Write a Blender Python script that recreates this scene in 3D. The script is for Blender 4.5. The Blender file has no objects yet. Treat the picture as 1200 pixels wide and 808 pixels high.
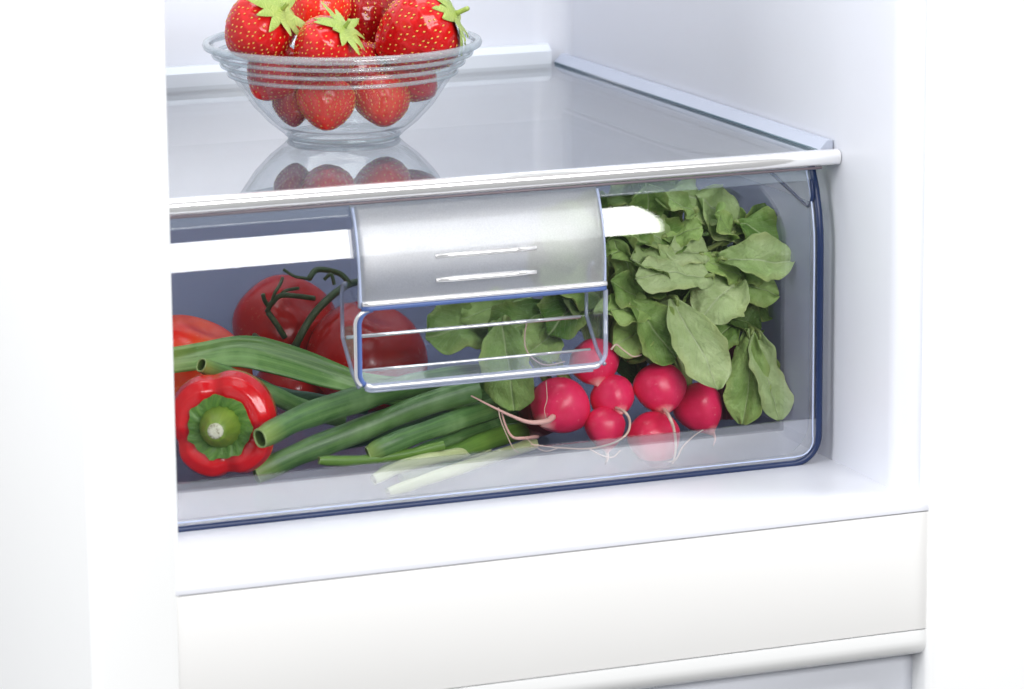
import bpy, math, random
import numpy as np
from mathutils import Vector, Matrix, noise

SC = bpy.context.scene
RNG = random.Random(7)

# ------------------------------------------------------------------ camera
CAM_LOC = np.array([-0.9960984244563074, -1.999105169499916, 0.5536275293601948])
CAM_ROT = (1.357598773757054, 0.0074454887872301544, -0.38288650749105985)
FPX = 4557.3                                   # focal length in pixels of a 1200 px wide frame
cd = bpy.data.cameras.new("camera"); cam = bpy.data.objects.new("camera", cd)
SC.collection.objects.link(cam); SC.camera = cam
cam.location = CAM_LOC; cam.rotation_euler = CAM_ROT
cd.sensor_width = 36.0; cd.lens = 36.0 * FPX / 1200.0
cd.clip_start = 0.05; cd.clip_end = 50.0
cd.dof.use_dof = True; cd.dof.focus_distance = 2.32; cd.dof.aperture_fstop = 13

# ------------------------------------------------------------------ world, lamps, exposure
w = bpy.data.worlds.new("World"); SC.world = w; w.use_nodes = True
bg = w.node_tree.nodes["Background"]
bg.inputs[0].default_value = (0.93, 0.96, 1.0, 1); bg.inputs[1].default_value = 0.07


def softbox(name, loc, aim, sx, sy, watts, col=(1, 1, 1)):
    ld = bpy.data.lights.new(name, 'AREA'); ld.shape = 'RECTANGLE'; ld.size = sx; ld.size_y = sy
    ld.energy = watts; ld.color = col
    o = bpy.data.objects.new(name, ld); SC.collection.objects.link(o)
    o.location = loc
    o.rotation_euler = (Vector(aim) - Vector(loc)).to_track_quat('-Z', 'Y').to_euler()
    return o


softbox("softbox", (0.06, -2.0, 0.86), (-0.15, 0.0, 0.15), 1.48, 0.72, 39, (1, 0.99, 0.97))
softbox("overhead_softbox", (-0.60, -0.70, 1.55), (-0.25, -0.05, 0.0), 1.1, 0.7, 6.0, (1, 1, 1))
softbox("cavity_fill", (-0.18, 0.10, 0.80), (-0.18, 0.16, 0.0), 0.42, 0.34, 2.3, (0.97, 0.985, 1))  # added fill light inside the cavity, no fitting of the refrigerator
softbox("side_fill", (-2.3, -0.4, 0.9), (-0.5, 0.3, 0.1), 1.2, 1.2, 48)  # added fill that whitens the outer left side
softbox("backdrop_fill", (1.3, -0.6, 1.2), (1.2, 1.2, 0.3), 0.8, 0.8, 40)  # added light that keeps the backdrop white

SC.view_settings.view_transform = 'Standard'; SC.view_settings.look = 'None'
SC.view_settings.exposure = 0.22; SC.view_settings.gamma = 1.0
SC.render.engine = 'CYCLES'
cy = SC.cycles
cy.use_denoising = True; cy.max_bounces = 16; cy.transparent_max_bounces = 48
cy.glossy_bounces = 8; cy.transmission_bounces = 10; cy.diffuse_bounces = 4
cy.caustics_reflective = False; cy.caustics_refractive = False; cy.sample_clamp_indirect = 6.0

# ------------------------------------------------------------------ helpers
RM = np.array(cam.rotation_euler.to_matrix())
VIEW = RM @ np.array([0, 0, -1.0])


def ray(px, py):
    return RM @ np.array([(px - 600) / FPX, -(py - 404) / FPX, -1.0])


def at(px, py, y):
    """a point of the photograph at the depth y of the refrigerator"""
    d = ray(px, py); t = (y - CAM_LOC[1]) / d[1]
    return CAM_LOC + d * t


def at_z(px, py, z):
    d = ray(px, py); t = (z - CAM_LOC[2]) / d[2]
    return CAM_LOC + d * t


def mm(px, y):
    """length of px pixels at depth y"""
    p = at(600, 404, y)
    return px * np.dot(p - CAM_LOC, VIEW) / FPX


class MB:
    def __init__(self): self.v = []; self.f = []; self.uv = None

    def add(self, verts, faces):
        k = len(self.v); self.v += [tuple(map(float, p)) for p in verts]
        self.f += [tuple(i + k for i in f) for f in faces]
        return k

    def box(self, x0, x1, y0, y1, z0, z1):
        self.add([(x0, y0, z0), (x1, y0, z0), (x1, y1, z0), (x0, y1, z0), (x0, y0, z1), (x1, y0, z1), (x1, y1, z1), (x0, y1, z1)],
                 [(0, 3, 2, 1), (4, 5, 6, 7), (0, 1, 5, 4), (1, 2, 6, 5), (2, 3, 7, 6), (3, 0, 4, 7)])
        return self

    def extrude_x(self, prof, x0, x1, n=1, close=True):
        """closed profile of (y, z) points swept along x"""
        m = len(prof); vs = []
        for i in range(n + 1):
            x = x0 + (x1 - x0) * i / n
            vs += [(x, p[0], p[1]) for p in prof]
        fs = []
        for i in range(n):
            for j in range(m if close else m - 1):
                a = i * m + j; b = i * m + (j + 1) % m
                fs.append((a, b, b + m, a + m))
        if close:
            fs.append(tuple(range(m - 1, -1, -1))); fs.append(tuple(n * m + j for j in range(m)))
        self.add(vs, fs); return self

    def extrude_y(self, prof, y0, y1):
        m = len(prof)
        vs = [(p[0], y0, p[1]) for p in prof] + [(p[0], y1, p[1]) for p in prof]
        fs = [(j, (j + 1) % m, (j + 1) % m + m, j + m) for j in range(m)]
        fs.append(tuple(range(m - 1, -1, -1))); fs.append(tuple(m + j for j in range(m)))
        self.add(vs, fs); return self

    def extrude_z(self, prof, z0, z1):
        m = len(prof)
        vs = [(p[0], p[1], z0) for p in prof] + [(p[0], p[1], z1) for p in prof]
        fs = [(j, (j + 1) % m, (j + 1) % m + m, j + m) for j in range(m)]
        fs.append(tuple(range(m - 1, -1, -1))); fs.append(tuple(m + j for j in range(m)))
        self.add(vs, fs); return self

    def grid(self, P):
        """P: rows x cols x 3"""
        P = np.asarray(P); r, c = P.shape[:2]
        fs = [(i * c + j, i * c + j + 1, (i + 1) * c + j + 1, (i + 1) * c + j) for i in range(r - 1) for j in range(c - 1)]
        self.add(P.reshape(-1, 3), fs); return self

    def tube(self, pts, rad, seg=10, flat=None, cap=True, up=None, close=False):
        """tube along pts; rad: number or list; flat: (direction, factor) squeezes it"""
        pts = np.asarray(pts, float); n = len(pts)
        rad = np.full(n, rad) if np.isscalar(rad) else np.asarray(rad, float)
        if close:
            T = np.roll(pts, -1, 0) - np.roll(pts, 1, 0)
        else:
            T = np.gradient(pts, axis=0)
        T /= np.linalg.norm(T, axis=1)[:, None] + 1e-12
        u = np.array(up if up is not None else (0, 0, 1.0), float)
        if abs(u @ T[0]) > .9: u = np.array([0, 1.0, 0.1])
        N = u - (u @ T[0]) * T[0]; N /= np.linalg.norm(N)
        vs = []
        for i in range(n):
            N = N - (N @ T[i]) * T[i]; N /= np.linalg.norm(N) + 1e-12
            B = np.cross(T[i], N)
            for k in range(seg):
                a = 2 * math.pi * k / seg
                o = math.cos(a) * N + math.sin(a) * B
                if flat is not None:
                    fd = np.asarray(flat[0], float)
                    o = o - fd * (o @ fd) * (1 - flat[1])
                vs.append(pts[i] + o * rad[i])
        fs = []
        for i in range(n if close else n - 1):
            for k in range(seg):
                a = i * seg + k; b = i * seg + (k + 1) % seg; i2 = (i + 1) % n
                fs.append((a, b, i2 * seg + (k + 1) % seg, i2 * seg + k))
        if cap and not close:
            fs.append(tuple(range(seg - 1, -1, -1))); fs.append(tuple((n - 1) * seg + k for k in range(seg)))
        self.add(vs, fs); return self

    def build(self, name, mat, root=None, smooth=True, bevel=0, angle=None):
        off = np.zeros(3); r = root
        if r is not None:
            while r.parent is not None: r = r.parent
            off = np.array(r.location)
        me = bpy.data.meshes.new(name)
        me.from_pydata([tuple(np.array(p) - off) for p in self.v], [], self.f)
        if self.uv is not None:
            ul = me.uv_layers.new(name="UVMap")
            idx = np.zeros(len(me.loops), int); me.loops.foreach_get("vertex_index", idx)
            ul.data.foreach_set("uv", np.asarray(self.uv, float)[idx].ravel())
        me.materials.append(mat)
        import bmesh
        bm = bmesh.new(); bm.from_mesh(me); bmesh.ops.recalc_face_normals(bm, faces=bm.faces)
        if bevel:
            es = [e for e in bm.edges if len(e.link_faces) == 2 and e.calc_face_angle(0) > .5]
            bmesh.ops.bevel(bm, geom=es, offset=bevel, segments=3, profile=.5, affect='EDGES', clamp_overlap=True)
        bm.to_mesh(me); bm.free()
        if smooth:
            me.polygons.foreach_set("use_smooth", [True] * len(me.polygons))
            if angle: me.set_sharp_from_angle(angle=math.radians(angle))
        o = bpy.data.objects.new(name, me); SC.collection.objects.link(o)
        if root is not None: o.parent = root
        return o


def thing(name, label, cat, loc=(0, 0, 0), group=None):
    o = bpy.data.objects.new(name, None); SC.collection.objects.link(o)
    o.location = [float(c) for c in loc]; o.empty_display_size = .02
    o['label'] = label; o['category'] = cat
    if group: o['group'] = group
    return o


def curve(pts, n=24):
    """Catmull-Rom through pts"""
    P = np.asarray(pts, float); P = np.vstack([2 * P[0] - P[1], P, 2 * P[-1] - P[-2]])
    m = len(P) - 3; out = []
    for k in range(n):
        s = k / (n - 1) * m; i = min(int(s), m - 1); t = s - i
        a, b, c, d = P[i:i + 4]
        out.append(.5 * ((2 * b) + (c - a) * t + (2 * a - 5 * b + 4 * c - d) * t * t + (3 * b - a - 3 * c + d) * t ** 3))
    return np.array(out)


def lerp_prof(ts, xs, t):
    return np.interp(t, ts, xs)


# ------------------------------------------------------------------ materials
class NT:
    def __init__(self, name):
        self.m = bpy.data.materials.new(name); self.m.use_nodes = True
        self.t = self.m.node_tree; self.t.nodes.clear()
        self.out = self.n('ShaderNodeOutputMaterial')

    def n(self, typ, **kw):
        x = self.t.nodes.new(typ)
        for k, v in kw.items():
            if k.startswith('i_'):
                key = k[2:]; key = int(key) if key.isdigit() else key.replace('_', ' ')
                x.inputs[key].default_value = v
            else: setattr(x, k, v)
        return x

    def l(self, a, b): self.t.links.new(a, b)

    def math(self, op, a, b=None, clamp=False):
        x = self.n('ShaderNodeMath', operation=op, use_clamp=clamp)
        for i, v in enumerate((a, b)):
            if v is None: continue
            if isinstance(v, (int, float)): x.inputs[i].default_value = v
            else: self.l(v, x.inputs[i])
        return x.outputs[0]

    def ramp(self, fac, stops):
        r = self.n('ShaderNodeValToRGB'); e = r.color_ramp.elements
        while len(e) < len(stops): e.new(.5)
        for k, (p, c) in enumerate(stops):
            e[k].position = p; e[k].color = (*c, 1) if len(c) == 3 else c
        self.l(fac, r.inputs[0]); return r.outputs[0]

    def mix(self, fac, a, b, typ='MIX'):
        x = self.n('ShaderNodeMix', data_type='RGBA', blend_type=typ)
        for s, v in ((x.inputs[0], fac), (x.inputs[6], a), (x.inputs[7], b)):
            if isinstance(v, (int, float)): s.default_value = v
            elif isinstance(v, tuple): s.default_value = (*v, 1)
            else: self.l(v, s)
        return x.outputs[2]

    def noise(self, scale, detail=4, rough=.55, coord='Object', vec=None, dim=None):
        x = self.n('ShaderNodeTexNoise'); x.inputs['Scale'].default_value = scale
        x.inputs['Detail'].default_value = detail; x.inputs['Roughness'].default_value = rough
        if vec is None:
            tc = self.n('ShaderNodeTexCoord'); vec = tc.outputs[coord]
        self.l(vec, x.inputs['Vector']); return x.outputs['Fac']

    def fresnel_both(self, ior, normal=None):
        """the same Fresnel reflection on either side of a face"""
        g = self.n('ShaderNodeNewGeometry')
        i = self.math('ADD', self.math('MULTIPLY', g.outputs['Backfacing'], 1 / ior - ior), ior)
        f = self.n('ShaderNodeFresnel'); self.l(i, f.inputs[0])
        if normal is not None: self.l(normal, f.inputs[1])
        return f.outputs[0]

    def shader_mix(self, fac, a, b):
        x = self.n('ShaderNodeMixShader')
        if isinstance(fac, (int, float)): x.inputs[0].default_value = fac
        else: self.l(fac, x.inputs[0])
        self.l(a, x.inputs[1]); self.l(b, x.inputs[2]); return x.outputs[0]

    def bump(self, h, strength, dist=.001):
        b = self.n('ShaderNodeBump'); b.inputs['Strength'].default_value = strength
        b.inputs['Distance'].default_value = dist; self.l(h, b.inputs['Height']); return b.outputs[0]

    def principled(self, col, rough, **kw):
        p = self.n('ShaderNodeBsdfPrincipled')
        for s, v in (('Base Color', col), ('Roughness', rough)):
            if isinstance(v, tuple): p.inputs[s].default_value = (*v, 1)
            elif isinstance(v, (int, float)): p.inputs[s].default_value = v
            else: self.l(v, p.inputs[s])
        for k, v in kw.items():
            s = p.inputs[k.replace('_', ' ')]
            if isinstance(v, (int, float)): s.default_value = v
            elif isinstance(v, tuple): s.default_value = (*v, 1) if len(v) == 3 and s.type == 'RGBA' else v
            else: self.l(v, s)
        return p.outputs[0]

    def done(self, sh): self.l(sh, self.out.inputs[0]); return self.m


def plastic(name, col, rough, var=.03, spec=.5, bump=0.0):
    t = NT(name); f = t.noise(9, 5)
    c = t.mix(f, tuple(x * (1 - var) for x in col), tuple(min(1, x * (1 + var)) for x in col))
    kw = {}
    if bump: kw['Normal'] = t.bump(t.noise(900, 2), bump, .0003)
    return t.done(t.principled(c, rough, Specular_IOR_Level=spec, **kw))


def thin_glass(name, tint, ior=1.5, rough=0.0, haze=0.0, hazecol=(.8, .85, .9), scratch=False, gain=1.0):
    t = NT(name)
    tr = t.n('ShaderNodeBsdfTransparent'); tr.inputs[0].default_value = (*tint, 1)
    gl = t.n('ShaderNodeBsdfGlossy'); gl.inputs['Roughness'].default_value = rough
    body = tr.outputs[0]
    if haze:
        df = t.n('ShaderNodeBsdfDiffuse'); df.inputs[0].default_value = (*hazecol, 1)
        h = t.math('MULTIPLY', t.math('ADD', t.noise(14, 6), .35), haze)
        body = t.shader_mix(h, tr.outputs[0], df.outputs[0])
    f = t.fresnel_both(ior)
    if gain != 1.0: f = t.math('MULTIPLY', f, gain, clamp=True)
    return t.done(t.shader_mix(f, body, gl.outputs[0]))


M = {}
M['liner'] = plastic('liner', (.70, .72, .785), .38, .02)
M['ledge'] = plastic('ledge_plastic', (.66, .675, .735), .3, .015)
M['white'] = plastic('white_enamel', (.75, .75, .75), .3, .015)
M['frame'] = plastic('white_frame', (.80, .81, .82), .3, .01)
M['lower'] = plastic('lower_liner', (.6, .62, .68), .4, .03)
M['backdrop'] = plastic('backdrop_paper', (.9, .9, .9), .8, .01)
M['shelf_glass'] = thin_glass('shelf_glass', (.93, .955, .965), 1.5, .01, .09, (.82, .87, .92), gain=1.5)
M['glass_edge'] = thin_glass('glass_edge', (.5, .62, .66), 1.5, .05, .3, (.25, .36, .42))
M['pane'] = thin_glass('drawer_pane', (.975, .98, .99), 1.62, .004)
M['pane_foot_glare'] = thin_glass('drawer_pane_foot_glare', (.95, .96, .98), 2.35, .01, .12, (.78, .82, .90))  # haze and extra gloss stand in for the ledge's reflection
M['pane_top_glare'] = thin_glass('drawer_pane_top_glare', (.93, .95, .97), 1.62, .01, .16, (.52, .59, .68))  # slate haze painted in for a reflection of the room
M['bowl_glass'] = thin_glass('bowl_glass', (.965, .975, .98), 1.5, .015, .02, (.8, .88, .92))
M['bowl_ridge'] = thin_glass('bowl_ridge', (.84, .88, .90), 1.6, .06, .24, (.78, .86, .90))
M['scoop'] = thin_glass('scoop_plastic', (.95, .955, .97), 1.42, .01, .006, (.75, .8, .88))
M['scoop_side'] = thin_glass('scoop_side_plastic', (.90, .92, .97), 1.6, .02, .16, (.72, .78, .90))
M['scoop_edge'] = thin_glass('scoop_edge', (.74, .78, .90), 1.7, .06, .45, (.60, .66, .82))


def mk_trim():
    t = NT('shelf_trim_plastic')
    a = t.principled((.90, .90, .91), .10, Metallic=.58, Coat_Weight=.6, Coat_Roughness=.04)
    return t.done(a)


M['trim'] = mk_trim()
M['seal'] = plastic('seal_rubber', (.16, .13, .15), .5, .1)
M['side_trim'] = plastic('side_trim_plastic', (.44, .48, .58), .3, .03)
M['back_trim'] = plastic('back_trim_plastic', (.68, .72, .78), .25, .03)


def mk_navy(name, c, rough=.12):
    t = NT(name); f = t.noise(30, 3)
    col = t.mix(f, tuple(x * .8 for x in c), tuple(x * 1.15 for x in c))
    return t.done(t.principled(col, rough, Specular_IOR_Level=.3))


M['navy'] = mk_navy('blue_edge_plastic', (.014, .028, .085), .3)
M['blue'] = mk_navy('blue_lip_plastic', (.09, .15, .38), .25)
M['pale_edge'] = mk_navy('pale_edge_plastic', (.45, .52, .72), .15)


def mk_tray(name, col, fac):
    t = NT(name)
    tr = t.n('ShaderNodeBsdfTransparent'); tr.inputs[0].default_value = (.80, .83, .92, 1)
    p = t.principled(col, .25)
    a = t.shader_mix(fac, tr.outputs[0], p)
    return t.done(a)


M['tray'] = mk_tray('drawer_shaded_plastic', (.17, .19, .31), .62)  # floor copy of the drawer plastic, contact shade painted into its colour
M['tray_lit'] = mk_tray('drawer_lit_plastic', (.36, .39, .54), .5)  # same plastic in a lighter, lit tone for walls and back


def mk_frost():
    t = NT('frosted_plastic')
    grain = t.noise(2600, 2, .7)
    nrm = t.bump(grain, .35, .0004)
    rf = t.n('ShaderNodeBsdfRefraction'); rf.inputs['Roughness'].default_value = .28; rf.inputs['IOR'].default_value = 1.08
    rf.inputs[0].default_value = (.86, .88, .91, 1)
    df = t.n('ShaderNodeBsdfDiffuse')
    sp = t.ramp(t.noise(1500, 2, .6), [(.3, (.42, .44, .47)), (.7, (.66, .68, .71))])
    t.l(sp, df.inputs[0]); t.l(nrm, df.inputs[1])
    gl = t.n('ShaderNodeBsdfGlossy'); gl.inputs['Roughness'].default_value = .2; t.l(nrm, gl.inputs['Normal'])
    body = t.shader_mix(.42, rf.outputs[0], df.outputs[0])
    f = t.math('MULTIPLY', t.fresnel_both(1.5), 3.2, clamp=True)
    return t.done(t.shader_mix(f, body, gl.outputs[0]))


M['frost'] = mk_frost()


def fruit(name, c0, c1, rough, coat, scale=40, spots=None, sss=.0, bump=.08, blush=None, spec=.3):
    t = NT(name); f = t.noise(scale, 5, .6)
    col = t.ramp(f, [(.3, c0), (.7, c1)])
    if blush is not None:
        b = t.ramp(t.noise(18, 3), [(.42, (0, 0, 0)), (.68, (1, 1, 1))])
        col = t.mix(b, col, blush)
    if spots is not None:
        s = t.ramp(t.noise(330, 3, .7), [(.60, (0, 0, 0)), (.72, (1, 1, 1))])
        s2 = t.ramp(t.noise(60, 2), [(.45, (0, 0, 0)), (.6, (1, 1, 1))])
        col = t.mix(t.math('MULTIPLY', t.math('MULTIPLY', s, s2), .6), col, spots)
    kw = dict(Specular_IOR_Level=spec, Coat_Weight=coat, Coat_Roughness=.08, Normal=t.bump(t.noise(120, 4), bump, .001))
    if sss:
        kw.update(Subsurface_Weight=sss, Subsurface_Radius=(.006, .0015, .0012), Subsurface_Scale=1.0)
    return t.done(t.principled(col, rough, **kw))




def mk_radish(name, c0, c1, pale):
    t = NT(name); tc = t.n('ShaderNodeTexCoord'); sx = t.n('ShaderNodeSeparateXYZ'); t.l(tc.outputs['UV'], sx.inputs[0])
    v = sx.outputs[1]; rnd = t.n('ShaderNodeObjectInfo').outputs['Random']
    f = t.math('ADD', t.math('MULTIPLY', t.noise(60, 5, .6), .8), t.math('MULTIPLY', rnd, .2))
    col = t.ramp(f, [(.3, c0), (.74, c1)])
    mp = t.n('ShaderNodeMapping'); t.l(tc.outputs['UV'], mp.inputs[0]); mp.inputs['Scale'].default_value = (4, 46, 1)
    ln = t.ramp(t.noise(1.6, 4, .7, vec=mp.outputs[0]), [(.60, (0, 0, 0)), (.74, (1, 1, 1))])
    pt = t.ramp(t.noise(70, 3), [(.46, (0, 0, 0)), (.64, (1, 1, 1))])
    col = t.mix(t.math('MULTIPLY', t.math('MULTIPLY', ln, pt), .9), col, pale)
    fl = t.ramp(t.noise(420, 3, .75), [(.66, (0, 0, 0)), (.74, (1, 1, 1))])
    col = t.mix(t.math('MULTIPLY', fl, .6), col, pale)
    # the skin pales where the root leaves the bulb
    tip = t.math('ADD', v, t.math('MULTIPLY', t.math('SUBTRACT', t.noise(160, 3), .5), .10))
    tp = t.ramp(tip, [(.86, (0, 0, 0)), (.97, (1, 1, 1))])
    col = t.mix(t.math('MULTIPLY', tp, .8), col, (.86, .52, .46))
    return t.done(t.principled(col, .36, Specular_IOR_Level=.4, Coat_Weight=.1, Coat_Roughness=.15, Normal=t.bump(t.math('ADD', t.noise(140, 4), t.math('MULTIPLY', ln, -.3)), .16, .001)))


M['radish'] = mk_radish('radish_skin', (.66, .008, .055), (.88, .028, .130), (.92, .45, .46))
M['radish_shaded'] = mk_radish('radish_shaded_skin', (.24, .004, .02), (.38, .008, .04), (.6, .2, .25))  # radish skin copy with shade painted into the colour
M['tomato'] = fruit('tomato_skin', (.42, .006, .005), (.62, .014, .008), .22, .25, 25, (.7, .25, .15), .1)  # base taken darker, shade on the rear tomatoes put into the colour
M['tomato_orange'] = fruit('tomato_orange_skin', (.72, .010, .003), (.86, .035, .006), .24, .05, 20, (.8, .35, .2), .1, blush=(.88, .12, .010))
M['pepper'] = fruit('pepper_skin', (.62, .002, .006), (.78, .006, .012), .2, .5, 20, None, .08, .03)
M['straw'] = fruit('strawberry_flesh', (.50, .003, .006), (.72, .012, .012), .3, .35, 35, None, .15, .12)
M['straw_dark'] = fruit('strawberry_shaded_flesh', (.26, .003, .006), (.42, .010, .010), .26, .5, 35, None, .12, .12)  # strawberry flesh copy with the heap's shade painted in
M['straw_orange'] = fruit('strawberry_bright_flesh', (.58, .008, .008), (.80, .035, .014), .3, .35, 35, None, .15, .12)
M['seed'] = plastic('strawberry_seed', (.74, .47, .09), .35, .25)


def mk_green(name, c0, c1, stretch=(1, 1, 1), scale=60, rough=.4, bump=.25, c2=None):
    t = NT(name); tc = t.n('ShaderNodeTexCoord')
    mp = t.n('ShaderNodeMapping'); t.l(tc.outputs['UV'], mp.inputs[0]); mp.inputs['Scale'].default_value = (13, .9, 1)
    f = t.noise(1.0, 4, .6, vec=mp.outputs[0])
    f2 = t.noise(scale, 4)
    f3 = t.math('ADD', t.math('MULTIPLY', f, .75), t.math('MULTIPLY', f2, .25))
    col = t.ramp(f3, [(.36, c0), (.64, c1)])
    if c2 is not None:
        p = t.ramp(t.noise(35, 3), [(.5, (0, 0, 0)), (.72, (1, 1, 1))]); col = t.mix(p, col, c2)
        sx = t.n('ShaderNodeSeparateXYZ'); t.l(tc.outputs['UV'], sx.inputs[0])
        vt = t.math('ADD', sx.outputs[1], t.math('MULTIPLY', t.math('SUBTRACT', t.noise(90, 4), .5), .12))
        tp = t.ramp(vt, [(.0, (1, 1, 1)), (.13, (0, 0, 0))]); col = t.mix(t.math('MULTIPLY', tp, .6), col, (.30, .40, .09))
        sp = t.ramp(t.noise(700, 2, .6), [(.66, (0, 0, 0)), (.78, (1, 1, 1))]); col = t.mix(t.math('MULTIPLY', sp, .3), col, (.40, .50, .30))
    return t.done(t.principled(col, rough, Normal=t.bump(f, bump, .0008), Specular_IOR_Level=.45))


M['onion'] = mk_green('onion_green', (.030, .10, .022), (.14, .28, .075), c2=(.20, .34, .13))
M['onion_shaded'] = mk_green('onion_shaded_green', (.015, .06, .03), (.05, .13, .055))  # onion green copy, colour darkened for the shade between the stalks
M['onion_bright'] = mk_green('onion_bright_green', (.07, .17, .018), (.15, .28, .04))
M['onion_pale'] = mk_green('onion_pale_green', (.42, .50, .22), (.62, .66, .36))
M['onion_leaf'] = mk_green('onion_leaf_green', (.05, .15, .025), (.17, .33, .08), c2=(.22, .38, .12))
M['onion_rim'] = mk_green('onion_rim', (.22, .34, .10), (.36, .46, .18))
M['onion_inside'] = mk_green('onion_inside', (.05, .10, .015), (.10, .16, .03))
M['vine'] = mk_green('vine_green', (.025, .05, .018), (.09, .14, .045))
M['calyx'] = mk_green('calyx_green', (.05, .15, .018), (.17, .34, .05), bump=.8)
M['stem'] = mk_green('stem_green', (.13, .22, .02), (.24, .35, .04))


def mk_cut():
    t = NT('cut_stem'); f = t.noise(520, 4, .7)
    return t.done(t.principled(t.ramp(f, [(.35, (.20, .17, .08)), (.5, (.62, .63, .46)), (.8, (.80, .80, .68))]), .7, Normal=t.bump(f, .8, .0008)))


M['cut'] = mk_cut()
M['sepal'] = mk_green('sepal_green', (.18, .30, .04), (.46, .54, .15))
M['root'] = plastic('root_skin', (.72, .52, .42), .5, .25)
M['root_pink'] = plastic('root_pink_skin', (.80, .46, .40), .5, .3)
M['petiole'] = mk_green('petiole_green', (.16, .24, .06), (.34, .40, .14))
M['petiole_red'] = mk_green('petiole_red', (.17, .03, .05), (.30, .06, .09))


def mk_leaf(name, c0, c1, vein):
    t = NT(name); tc = t.n('ShaderNodeTexCoord'); sx = t.n('ShaderNodeSeparateXYZ'); t.l(tc.outputs['UV'], sx.inputs[0])
    u = t.math('ABSOLUTE', t.math('SUBTRACT', sx.outputs[0], .5)); v = sx.outputs[1]
    wob = t.math('MULTIPLY', t.noise(70, 4), 1.1)
    # side veins leave the midrib at a slant
    ph = t.math('ADD', t.math('SUBTRACT', t.math('MULTIPLY', v, 8.0), t.math('MULTIPLY', u, 9.0)), wob)
    tri = t.math('PINGPONG', ph, .5)
    side = t.math('SUBTRACT', 1.0, t.math('DIVIDE', tri, .07), True)
    mid = t.math('SUBTRACT', 1.0, t.math('DIVIDE', u, .03), True)
    vn = t.math('MAXIMUM', t.math('MULTIPLY', side, .32), mid)
    f = t.noise(38, 5, .62); rnd = t.n('ShaderNodeObjectInfo').outputs['Random']
    f2 = t.math('ADD', t.math('MULTIPLY', f, .75), t.math('MULTIPLY', rnd, .36))
    col = t.ramp(f2, [(.3, c0), (.75, c1)])
    col = t.mix(t.math('MULTIPLY', vn, .7), col, vein)
    ed = t.math('MULTIPLY', t.math('SUBTRACT', u, .30, True), 5.0, True)
    col = t.mix(t.math('MULTIPLY', t.math('MULTIPLY', ed, t.noise(90, 3)), .75), col, (.50, .52, .16))
    fleck = t.ramp(t.noise(420, 3, .7), [(.66, (0, 0, 0)), (.74, (1, 1, 1))])
    col = t.mix(t.math('MULTIPLY', fleck, .35), col, (.08, .09, .02))
    h = t.math('SUBTRACT', t.math('ADD', t.math('MULTIPLY', t.noise(150, 4), 1.3), t.math('MULTIPLY', t.noise(380, 3), .6)), t.math('MULTIPLY', vn, .35))
    nrm = t.bump(h, .9, .0016)
    p = t.principled(col, .46, Normal=nrm, Specular_IOR_Level=.4)
    tl = t.n('ShaderNodeBsdfTranslucent'); t.l(col, tl.inputs[0]); t.l(nrm, tl.inputs[1])
    return t.done(t.shader_mix(.3, p, tl.outputs[0]))


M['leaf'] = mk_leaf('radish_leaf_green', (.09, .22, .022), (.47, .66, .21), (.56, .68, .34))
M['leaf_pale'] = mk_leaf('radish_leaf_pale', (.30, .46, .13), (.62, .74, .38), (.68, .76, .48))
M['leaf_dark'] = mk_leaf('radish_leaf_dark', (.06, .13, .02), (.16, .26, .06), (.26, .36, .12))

# ------------------------------------------------------------------ the refrigerator
ZS = 0.1841            # top of the glass shelf
DEP = 0.42             # back wall
LY, LZ = -0.090, -0.0012
XW = 0.0101            # right liner wall
XF = float(at(207.0, 450, LY)[0])   # right edge of the left door frame
XL = -0.452            # left end of the drawer, behind that frame

fr = thing('refrigerator', 'open white refrigerator with a pale liner, drawer bay and flat white divider panel', 'refrigerator', (XF, 0, -.6))
# back wall with a soft corner into the right wall
R0 = .022
prof = [(XL - .02, DEP), (XW - R0, DEP)] + [(XW - R0 + R0 * math.sin(a), DEP - R0 + R0 * math.cos(a)) for a in np.linspace(.15, math.pi / 2, 8)]
rear = MB()
zz = [-.03, 0.55]
rear.grid([[(x, y, z) for x, y in prof] for z in zz]); rear.build('back_wall', M['liner'], fr, angle=40)
RF = .014
rp = [(XW, DEP - R0 - .0004)] + [(XW, y) for y in (.3, .2, .1, 0., -.045)]
rp += [(XW + RF - RF * math.cos(a), -.066 - RF * math.sin(a)) for a in np.linspace(0, math.pi / 2, 8)]
rp += [(XW + .016, -.080)]
MB().grid([[(x, y, z) for x, y in rp] for z in (-.03, .55)]).build('side_wall', M['liner'], fr, angle=40)
MB().grid([[(XL - .012, y, z) for y in (DEP, 0, -.07)] for z in (-.03, .55)]).build('side_wall', M['liner'], fr)
# ledge: top runs under the drawer, front ends in a round lip
rl = .0085
lp = [(DEP, LZ), (.0, LZ), (-.03, LZ), (-.068, LZ)]
lp += [(LY + rl - rl * math.sin(a), LZ - rl + rl * math.cos(a)) for a in np.linspace(.0, math.pi / 2, 9)]
lp += [(LY, LZ - .0098), (LY + .004, LZ - .0105), (DEP, LZ - .0105)]
MB().extrude_x(lp, XF - .02, XW + .017, 1).build('ledge', M['ledge'], fr, angle=50)
# the flat divider panel and the frame of the compartment below
zt = LZ - .0107; zb = zt - .0695
pn = MB().box(XF - .045, XW + .03, LY + .0004, LY + .05, zb, zt).build('divider_panel', M['white'], fr, bevel=.0006, angle=40)
lo = [(LY, zb - .0006)] + [(LY + .010 - .010 * math.cos(a), zb - .006 - .011 * math.sin(a)) for a in np.linspace(0, math.pi / 2, 7)] + [(LY + .05, zb - .018), (LY + .05, zb - .0006)]
MB().extrude_x(lo, XF - .045, XW + .03, 1).build('lower_frame', M['frame'], fr, angle=50)
lp2 = MB().box(XF - .045, XW + .03, LY + .016, LY + .03, zb - .12, zb - .0186).build('lower_liner', M['lower'], fr)
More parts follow.
